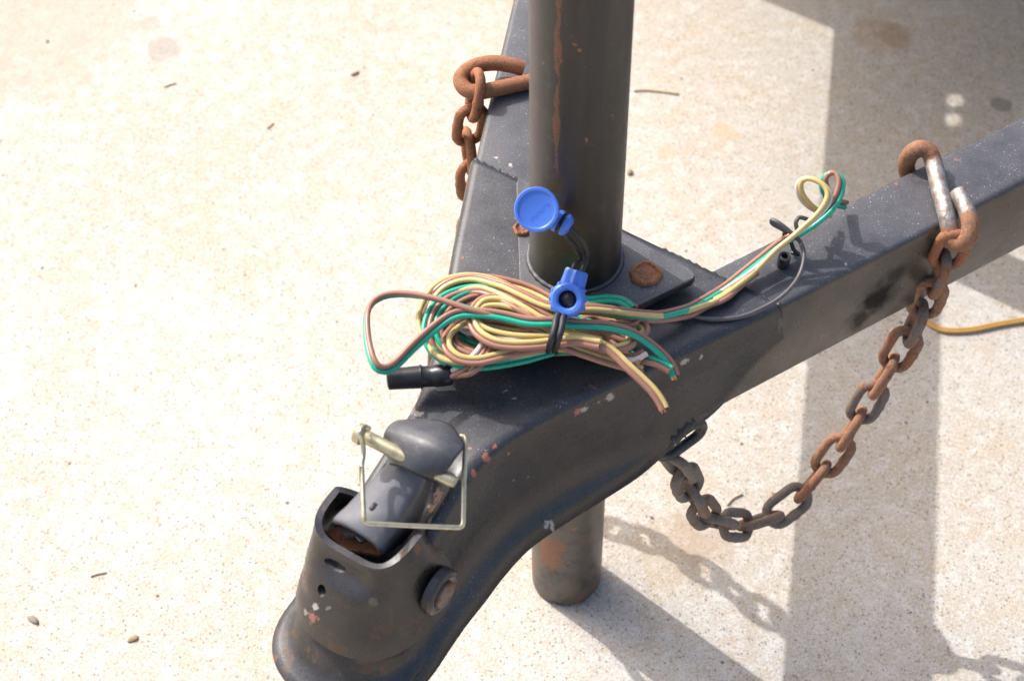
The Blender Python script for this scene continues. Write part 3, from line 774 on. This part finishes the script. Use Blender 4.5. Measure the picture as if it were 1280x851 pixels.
# lower turns of the coil, packed under the visible ones
turns = ['yb', 'gb', 'bw', 'yg', 'gb', 'gy', 'wb', 'by', 'gb', 'bb', 'yw', 'gb', 'by', 'gw', 'bb']
for k, cols in enumerate(turns):
    lay = k % 4; ex = 120 - 4.6 * k + rng.uniform(-5, 5); ey = 48 - 2.7 * k + rng.uniform(-2, 2)
    cx_, cy_ = 668 + rng.uniform(-5, 5), 407 + rng.uniform(-3, 3); c = []
    ph = rng.uniform(0, 6.28)
    for j in range(21):
        q = ph + 2 * math.pi * j / 20 * 1.0
        xx = cx_ + ex * math.copysign(abs(math.cos(q)) ** .8, math.cos(q)); yy = cy_ + ey * math.sin(q) * (1 if xx < 660 else .8) + (xx - 668) * .10
        pinch = math.exp(-((xx - 702) / 42) ** 2); yy = yy * (1 - .30 * pinch) + (412 * .30 * pinch)
        c.append((xx + rng.uniform(-2, 2), yy + rng.uniform(-2.0, 2.0), .3655 + .0042 * lay + .003 * math.sin(q * 2 + k)))
    ribbon(cols, c, tilt=rng.uniform(-35, 35))
# the turns one can follow, from the lowest to the topmost
Zb = .3840
ribbon('g', [(640, 366), (612, 369), (588, 366), (566, 372), (550, 384), (540, 402), (534, 424), (543, 443), (562, 456), (588, 461), (612, 457), (640, 450), (690, 438)], .381)
ribbon('bg', [(706, 402), (680, 386), (650, 372), (620, 360), (594, 357), (572, 364), (556, 380), (546, 400), (545, 420), (556, 440), (576, 449), (606, 452), (640, 446), (690, 434)], .3845, 15)
ribbon('by', [(690, 396), (660, 380), (630, 367), (600, 362), (578, 368), (560, 384), (550, 404), (553, 424), (566, 440), (590, 447), (640, 441), (692, 430)], .3870, -10)
ribbon('bb', [(690, 404), (660, 394), (630, 386), (602, 384), (578, 394), (566, 410), (568, 428), (584, 440), (610, 445), (650, 440), (694, 429)], .3885, 20)
ribbon('wb', [(565, 467, .3800), (575, 463, .384), (590, 452, .389), (602, 440, .392), (610, 424, .390), (602, 416, .388), (586, 414, .386), (574, 405, .386), (580, 396, .386), (600, 392, .386), (640, 400, .388), (690, 412, .388)], tilt=-20)
ribbon('yb', [(572, 468, .380), (590, 464, .386), (604, 449, .391), (616, 430, .392), (640, 420, .390), (690, 415, .390)], tilt=10)
ribbon('gyb', [(700, 386), (670, 368), (640, 358), (606, 352), (576, 355), (553, 366), (540, 384), (531, 406)], .3880, 25)
ribbon('by', [(708, 390), (676, 383), (646, 366), (616, 353), (588, 348), (560, 353), (541, 366), (529, 386), (526, 404), (530, 420), (544, 438), (566, 450), (600, 450)], .3900, 30)
ribbon('yb', [(690, 424), (660, 412), (630, 407), (606, 402), (588, 399), (570, 408), (559, 422), (561, 438), (577, 450), (604, 452), (640, 442), (690, 432)], .3930, -15)
ribbon('wb', [(690, 420), (650, 424), (625, 424), (600, 414), (590, 404)], .3920, 10)
# right-hand turns
ribbon('gg', [(690, 372), (716, 372), (734, 378), (754, 376), (774, 378), (790, 386)], .3820)
ribbon('b', [(716, 370), (734, 373), (756, 371), (778, 374), (796, 385)], .3800)
ribbon('yb', [(700, 414), (738, 396), (764, 403), (784, 406), (794, 402), (790, 395), (760, 392)], .3820, 20)
ribbon('yb', [(736, 412), (760, 416), (786, 420), (803, 419), (806, 411), (798, 404), (780, 400)], .3780, 25)
ribbon('gb', [(712, 396), (736, 404), (752, 416), (772, 430)], .3830, 10)
ribbon('b', [(712, 404), (740, 410), (768, 420), (782, 426)], .3850)
ribbon('bw', [(700, 420), (730, 432), (760, 442), (790, 447), (806, 440)], .3800, 10)
ribbon('gb', [(780, 440), (800, 447), (820, 452), (838, 462)], .3760, 0)
ribbon('bb', [(700, 408), (740, 425), (770, 440), (800, 452)], .3790, 10)
ribbon('gb', [(560, 452, .386), (540, 436, .390), (533, 416, .393), (536, 396, .3950), (548, 378, .3965), (566, 366, .3970), (590, 359, .3975), (616, 360, .3980), (642, 369, .3985), (668, 381, .3980), (692, 394, .397), (720, 404, .392), (748, 416, .386)], tilt=10)
ribbon('gb', [(600, 446, .385), (570, 442, .388), (553, 426, .391), (549, 406, .3935), (556, 388, .3950), (572, 375, .3955), (596, 367, .3960), (622, 369, .3965), (648, 378, .3970), (672, 390, .3960), (694, 400, .394)], tilt=-15)
ribbon('gy', [(690, 440, .378), (650, 452, .382), (606, 459, .384), (572, 455, .386), (549, 440, .388), (539, 418, .390), (543, 394, .3925), (558, 374, .394), (582, 364, .3950), (612, 364, .3955), (646, 374, .3960), (690, 392, .394)], tilt=-20)
ribbon('y', [(694, 420, .397), (664, 421, .398), (630, 418, .398), (606, 410, .398), (596, 396, .3985), (606, 384, .399), (630, 382, .3995), (660, 390, .3995), (692, 402, .398), (724, 418, .394), (752, 424, .389)])
ribbon('wb', [(560, 430, .384), (556, 412, .388), (564, 392, .390), (584, 380, .392), (612, 379, .393), (642, 388, .393), (690, 404, .392)], tilt=15)
ribbon('b', [(530, 412, .383), (530, 390, .386), (543, 368, .389), (566, 354, .392), (596, 352, .394), (640, 363, .396), (690, 384, .396)])
# the turn whose end loops out over the top
ribbon('yb', [(652, 382), (626, 374), (603, 377), (589, 394), (594, 413), (612, 426), (636, 431), (662, 431), (690, 427), (720, 424), (750, 430)], .3990, -25)
ribbon('yb', [(588, 398, .394), (612, 396, .397), (640, 400, .398), (660, 405, .398), (690, 418, .397), (712, 434, .394), (742, 447, .388), (774, 457, .380), (803, 463, .374)], tilt=-5)
ribbon('yb', [(548, 420, .386), (548, 400, .389), (558, 380, .392), (578, 366, .395), (600, 362, .397), (628, 372, .400), (656, 388, .401), (684, 405, .400), (708, 418, .398), (736, 430, .393), (764, 436, .389), (784, 433, .387), (790, 425, .384), (780, 418, .381)], tilt=-10)
ribbon('by', [(545, 436, .384), (533, 418, .386), (530, 396, .388), (541, 370, .391), (560, 354, .395), (590, 348, .397), (622, 356, .399), (650, 370, .400), (680, 382, .400), (704, 386, .400), (740, 384, .398), (770, 387, .394), (800, 391, .386), (826, 393, .378)], tilt=15)
# the long loop of brown and green hanging out to the left
ribbon('gb', [(844, 470, .3700), (837, 455, .3740), (823, 440, .3790), (803, 424, .3850), (784, 413, .3920), (762, 407, .3970), (735, 405, .4010), (700, 402, .4030), (664, 400, .4040), (630, 393, .4040), (600, 390, .4040), (570, 394, .4030), (540, 412, .4010), (512, 438, .3980), (492, 458, .3960), (479, 463, .3960), (469, 456, .3980), (461, 430, .4000), (459, 405, .4020), (461, 386, .4030), (470, 373, .4030), (490, 366, .4030), (520, 367, .4040), (552, 375, .4050), (584, 385, .4050), (614, 393, .4020), (650, 401, .3960)], tilts=[-15, -10, 10, 20, 20, 20, 40, 62, 66, 70, 70, 60, 40, 30])
# cut end that points at the camera
ribbon('yb', [(700, 420, .398), (730, 423, .397), (752, 430, .396), (768, 441, .394), (783, 456, .392), (800, 472, .389), (816, 490, .385), (830, 511, .379)], tilt=0)
# the part that leaves the coil and runs along the right rail to the two small loops
run = [(712, 384, .398), (740, 385, .396), (770, 389, .391), (800, 393, .384), (830, 393, .377), (858, 387, .372), (880, 376, .369), (905, 360, .3665), (930, 340, .3670), (952, 322, .3690)]
ribbon('bg', run + [(972, 306, .371), (1000, 289, .376), (1026, 271, .383), (1043, 253, .390), (1050, 236, .395), (1050, 224, .398), (1043, 216, .399), (1034, 219, .398), (1031, 230, .393), (1036, 243, .385), (1046, 252, .376), (1057, 256, .365)], tilts=[-10, 0, 0, 10, 20, 10, 0, -30, -60, -80])
run2 = [(c[0] + 1, c[1] + 3.6, c[2] - .0022) for c in run]
ribbon('yb', run2[:7] + [(902, 371, .3685), (922, 357, .3660), (944, 340, .3640)], tilts=[-20, -10, 0, 0, 0])
ribbon('y', [(846, 393, .3720), (872, 384, .3705), (900, 371, .3690), (932, 349, .3700), (956, 328, .3730), (977, 308, .3790), (999, 290, .3850), (1020, 271, .3910), (1032, 253, .397), (1033, 241, .400), (1025, 231, .402), (1012, 225, .402), (1003, 226, .400), (1000, 234, .396), (1004, 246, .390), (1014, 257, .382), (1028, 266, .374), (1038, 270, .368)])
ribbon('w', [(880, 377, .3650), (905, 364, .3670), (935, 343, .3705), (958, 323, .3725), (979, 304, .3770), (1001, 287, .3830), (1022, 269, .3890), (1036, 252, .3960), (1037, 240, .3990), (1027, 228, .4008), (1012, 222, .4004), (1001, 224, .398), (997, 234, .394), (1001, 247, .388), (1012, 259, .380), (1027, 268, .372)], rad=.0014)
MAT['copper'] = metal_mat('copper', (.55, .26, .14), .35)
for (x0, y0, z0), (x1, y1, z1) in (((829, 510, .3795), (832, 514.5, .3775)), ((825.5, 511.5, .3795), (828, 516, .3775)), ((843, 469, .3705), (845, 474, .3680)), ((839.5, 470, .3705), (841, 474.5, .3680))):
    tube('copper_core', [at(x0, y0, z0), at(x1, y1, z1)], .0008, 'copper', H, 7, 2)
# plug
a, b = at(484, 474, .3740), at(566, 468, .3760); d = (b - a).normalized(); ln = (b - a).length
v, f = lathe(a, d, [(0, .0005), (0, .0050), (.0008, .0064), (ln * .50, .0069), (ln * .505, .0073), (ln * .53, .0074), (ln * .535, .0067), (ln * .56, .0064), (ln * .72, .0064), (ln * .74, .0069), (ln * .96, .0065), (ln, .0050), (ln, .0005)], 24)
mk('plug', v, f, 'blackplastic', H, angle=40)

# thin grey cable that comes out of the coil and goes round the screw
gc = empty('grey_cable', at(930, 396, .364), 'thin dark grey cable curving over the right rail, beside the coloured wires', 'cable')
tube('cable', [at(x, y, z) for x, y, z in ((830, 392, .3655), (858, 394, .3655), (890, 399, .3645), (925, 396, .364), (955, 384, .365), (980, 368, .368), (998, 346, .370), (1005, 322, .3735), (1001, 304, .376), (992, 294, .378), (982, 285, .382), (972, 278, .384), (965, 275, .383), (966, 280, .380), (980, 288, .375), (990, 298, .370), (996, 290, .376), (995, 278, .382), (1000, 272, .383), (1012, 276, .377), (1018, 284, .370))], .0014, 'grey', gc, 9)
tube('cable_clip', [at(x, y, z) for x, y, z in ((980, 297, .366), (981, 290, .372), (985, 291, .374), (988, 300, .370), (992, 312, .366), (998, 318, .363), (990, 316, .361))], .0014, 'blackplastic', gc, 8)

# ------------------------------------------------------------------ blue ended tie that holds the coil
B = empty('cord_tie', at_y(710, 372, -.045), 'black elastic cord with a round blue end disc and blue toggle, tied round the wires', 'cord tie')
dc = at_y(671, 262, -.0375); dn_ = (CAM_C - dc).normalized(); dn_ = (dn_ + Vector((-.10, .02, .0))).normalized()
v, f = lathe(dc - dn_ * .0022, dn_, [(0, .0004), (0, .0120), (.0008, .0131), (.0034, .0131), (.0042, .0126), (.0042, .0112), (.0036, .0106), (.0034, .0100), (.0034, .0004)], 48)
disc = mk('end_disc', v, f, 'blue', B, angle=35)
# worn lettering on the disc: only low, unreadable ridges are left
ex = (CAM_R * .72 + CAM_U * .69); ex = (ex - dn_ * ex.dot(dn_)).normalized(); ey = dn_.cross(ex)
for k in range(9):
    c = dc + dn_ * .00125 + ex * (-.0066 + k * .00165) + ey * (-.0022 + .0004 * math.sin(k * 2.1))
    q = [c + ey * (.0011 * s) + ex * (.00045 * math.sin(s * 2.5 + k)) for s in (-1, -.3, .4, 1)]
    tube('embossed_ridge', q, .00020, 'blue', disc, 6, 3)
# slotted bead
kc = at_y(703, 279, -.0370); kd = (CAM_R * .86 - CAM_U * .50 - CAM_F * .15).normalized()
v, f = lathe(kc - kd * .0062, kd, [(0, .0004), (.0002, .0040), (.0012, .0060), (.0028, .0068), (.0048, .0068), (.0049, .0044), (.0074, .0044), (.0075, .0068), (.0092, .0066), (.0106, .0056), (.0116, .0036), (.0118, .0004)], 28)
bead_o = mk('cord_bead', v, f, 'blue', B, angle=35)
for k in range(3):
    cc = kc + kd * (.0003 + (k - 1) * .0009); a1 = kd.orthogonal().normalized(); a2 = kd.cross(a1)
    tube('cord_wrap', [cc + (a1 * math.cos(q) + a2 * math.sin(q)) * .0051 for q in np.linspace(0, 2 * math.pi, 20)[:-1]], .0008, 'cord', bead_o, 6, 2, closed=True)
# toggle barrel with its eye
tc = at(710, 374, .4145); tn = (CAM_C - tc).normalized(); tn = (tn + Vector((-.12, -.05, .02))).normalized()
v, f = lathe(tc - tn * .0050, tn, [(0, .0075), (.0005, .0098), (.0075, .0106), (.0090, .0100), (.0100, .0086), (.0098, .0066), (.0085, .0054), (.0030, .0050), (.0030, .0004)], 40)
tog = mk('toggle', v, f, 'blue', B, angle=35)
v, f = lathe(tc - tn * .0022, tn, [(0, .0004), (.0002, .0048), (.0040, .0047), (.0048, .0004)], 20); eye = mk('toggle_button', v, f, 'blackplastic', tog); rough_up(eye, .0006, 900)
tu = (CAM_U * .93 + CAM_R * .30); tu = (tu - tn * tu.dot(tn)).normalized(); ts = tu.cross(tn)
# ribbed throat above the eye
rows = []
for t in np.linspace(0, 1, 12):
    w = .0066 - .0006 * t + (.0 if t < .92 else -.0008); c = tc + tu * (.0060 + .0118 * t) - tn * .0006; row = []
    for k in range(28):
        q = 2 * math.pi * k / 28; rr = 1 + .15 * math.cos(8 * q); row.append(c + ts * (w * math.cos(q) * rr) + tn * (w * .72 * math.sin(q) * rr))
    rows.append(row)
v, f = loft(rows, True, True); mk('toggle_throat', v, f, 'blue', tog, angle=50)
for k in range(12):
    q = 2 * math.pi * (k + .5) / 12; c = tc + (ts * math.cos(q) + tu * math.sin(q)) * .0101
    tube('grip_rib', [c - tn * .0030, c + tn * .0012, c + tn * .0030 - (ts * math.cos(q) + tu * math.sin(q)) * .0008], .0016, 'blue', tog, 8, 3)
top = tc + tu * .0175
cordA = [kc + kd * .0010, at_y(708, 295, -.0400), at_y(719, 308, -.0420), at_y(726, 324, -.0440), top - ts * .0022 + tu * .003, top - ts * .0020 - tu * .004]
cordB = [kc + kd * .0030, at_y(716, 288, -.0400), at_y(727, 300, -.0420), at_y(733, 320, -.0440), top + ts * .0030 + tu * .003, top + ts * .0022 - tu * .004]
tube('cord', cordA, .00145, 'cord', B, 9); tube('cord', cordB, .00145, 'cord', B, 9)
for dx in (-4.5, 4.0):
    tube('cord', [tc + tn * .0 - tu * .0070 + ts * dx * .0004, at(700 + dx, 398, .4110), at(698 + dx, 410, .4105), at(694 + dx, 424, .4065), at(690 + dx, 436, .3950), at(689 + dx, 438, .380), at(690 + dx, 436, .3660), at(702 + dx, 415, .3640)], .0021, 'cord', B, 9)
tube('cord_knot', [at(684, 438, .372), at(690, 440, .373), at(697, 436, .372)], .0026, 'cord', B, 8)

# ------------------------------------------------------------------ on the ground
oc = empty('orange_cable', at(1220, 408, .002), 'flat orange twin cable lying on the sunlit concrete behind the chain', 'cable')
pts = [at(x, y, .0024) for x, y in ((1140, 372), (1152, 394), (1166, 407), (1184, 413), (1215, 412), (1250, 405), (1290, 399), (1340, 396))]
P = resample(catmull(pts, 10), .003); Tn = tangents(P); sd = np.cross(Tn, [0, 0, 1.])
for s in (-1, 1):
    v, f = sweep(P + s * sd * .0013, .0015, 8); mk('cable_strand', v, f, 'orange', oc)

def pebble_mesh(seed, s):
    bm = bmesh.new(); bmesh.ops.create_icosphere(bm, subdivisions=2, radius=1)
    from mathutils import noise
    for v in bm.verts:
        v.co *= 1 + .30 * noise.noise(v.co * 1.3 + Vector((seed * 3.1, 0, 0))); v.co = Vector((v.co.x * s[0], v.co.y * s[1], v.co.z * s[2]))
    me = bpy.data.meshes.new('pebble'); bm.to_mesh(me); bm.free(); me.polygons.foreach_set('use_smooth', [True] * len(me.polygons)); return me
MAT['stone'] = plastic_mat('brown_stone', (.32, .23, .15), .8, .5, .4, .4)
MAT['greystone'] = plastic_mat('grey_stone', (.25, .205, .165), .8, .5, .4, .4)
MAT['twig'] = plastic_mat('dry_twig', (.46, .35, .22), .8, .5, .3, .3)
for k, (x, y, sx, sy, sz, mt, lab) in enumerate([
    (444, 92, .0050, .0026, .0022, 'stone', 'brown pebble on the sunlit concrete to the left of the hook over the left rail'),
    (787, 215, .0042, .0036, .0028, 'stone', 'tan pebble on the concrete just right of the jack post'),
    (41, 774, .0056, .0034, .0020, 'greystone', 'dark grey pebble in the lower left corner of the concrete'),
    (166, 798, .0048, .0034, .0018, 'stone', 'light brown pebble on the concrete near the lower left corner, left of the coupler'),
    (59, 52, .0020, .0018, .0014, 'greystone', 'tiny dark pebble near the upper left corner of the concrete'),
    (814, 646, .0018, .0015, .0012, 'greystone', 'tiny dark pebble on the concrete beside the foot tube, near the chain'),
    (842, 541, .002, .002, .001, 'stone', 'x')]):
    if lab == 'x': continue
    me = pebble_mesh(k, (sx, sy * .8, sz * .65)); me.materials.append(MAT[mt])
    o = bpy.data.objects.new('pebble', me); COL.objects.link(o); o.location = at(x, y, sz * .4); o.rotation_euler = (0, 0, .5 + k)
    o['label'] = lab; o['category'] = 'pebble'; o['group'] = 'pebbles on the concrete'
for pts, r, lab in [
    ([(792, 114), (806, 113), (828, 115), (848, 118)], .0011, 'thin dry twig lying on the concrete right of the jack post'),
    ([(205, 109), (213, 106), (220, 104)], .0008, 'short straw stem on the concrete near the top left'),
    ([(334, 161), (338, 157), (342, 154)], .0008, 'short dark stem on the concrete left of the left rail'),
    ([(113, 720), (122, 717), (133, 715)], .0008, 'curved dry grass stem on the concrete at lower left, above the two pebbles'),
    ([(909, 631), (916, 623), (928, 617)], .0009, 'small bent twig on the lit concrete under the sagging chain'),
    ([(964, 615), (971, 617), (978, 618)], .0008, 'small reddish twig beside the strip of shadow under the sagging chain')]:
    P = catmull([at(x, y, r * .9) for x, y in pts], 6); c0 = Vector(P.mean(0)); v, f = sweep(P - np.array(c0), r, 6)
    o = mk('twig', v, f, 'twig'); o.location = c0
    o['label'] = lab; o['category'] = 'twig'; o['group'] = 'dry twigs on the concrete'

# ------------------------------------------------------------------ paint, now that the metal stands: chips go where the metal is
bpy.context.view_layer.update()
dg = bpy.context.evaluated_depsgraph_get()
found = {}
for x, y, r, c in SPOT_MARKS:
    hit, loc, nrm, idx, ob, mx = SC.ray_cast(dg, CAM_C, ray(x, y).normalized())
    if hit and ob.data.materials and ob.data.materials[0]:
        found.setdefault(ob.data.materials[0].name, []).append((loc.copy(), r, c))
sm = lambda x, y, r, k: (at_plane(x, y, (.5225, -.8526, 0), .0912), r, k)
paint_mat('paint_paint', base=(.010, .0105, .0125), spots=found.get('paint_paint', []), dust=.46, brown=.40, rough=.20, speck=.6, soft=.75, bump=.2)
paint_mat('rail_paint', spots=found.get('rail_paint', []), dust=.66, speck=.65, brown=.9, rough=.25, soft=.75, bcol=(.090, .067, .043),
          smudge=[sm(1098, 372, .020, .95), sm(1075, 398, .013, .9), sm(1120, 345, .012, .8)])
paint_mat('lever_paint', base=(.040, .041, .046), dust=1.1, soft=1.3, rough=.30, speck=.25, bump=.22, spots=found.get('lever_paint', []))  # pale base and top film paint in the sheen of the lever's lit face
paint_mat('shroud_paint', base=(.014, .013, .012), dust=.45, rough=.22, speck=.25, bump=.28, brown=.4, rust=.45, spots=found.get('shroud_paint', []))
paint_mat('lip_paint', base=(.020, .021, .024), dust=.5, soft=1.1, rough=.24, speck=.35, bump=.25, spots=found.get('lip_paint', []))
paint_mat('plate_paint', base=(.030, .029, .029), dust=.75, rough=.32, speck=.5, bump=.35)
paint_mat('chainblack_paint', base=(.02, .02, .02), dust=.3, rough=.2, bump=.6, speck=.3)
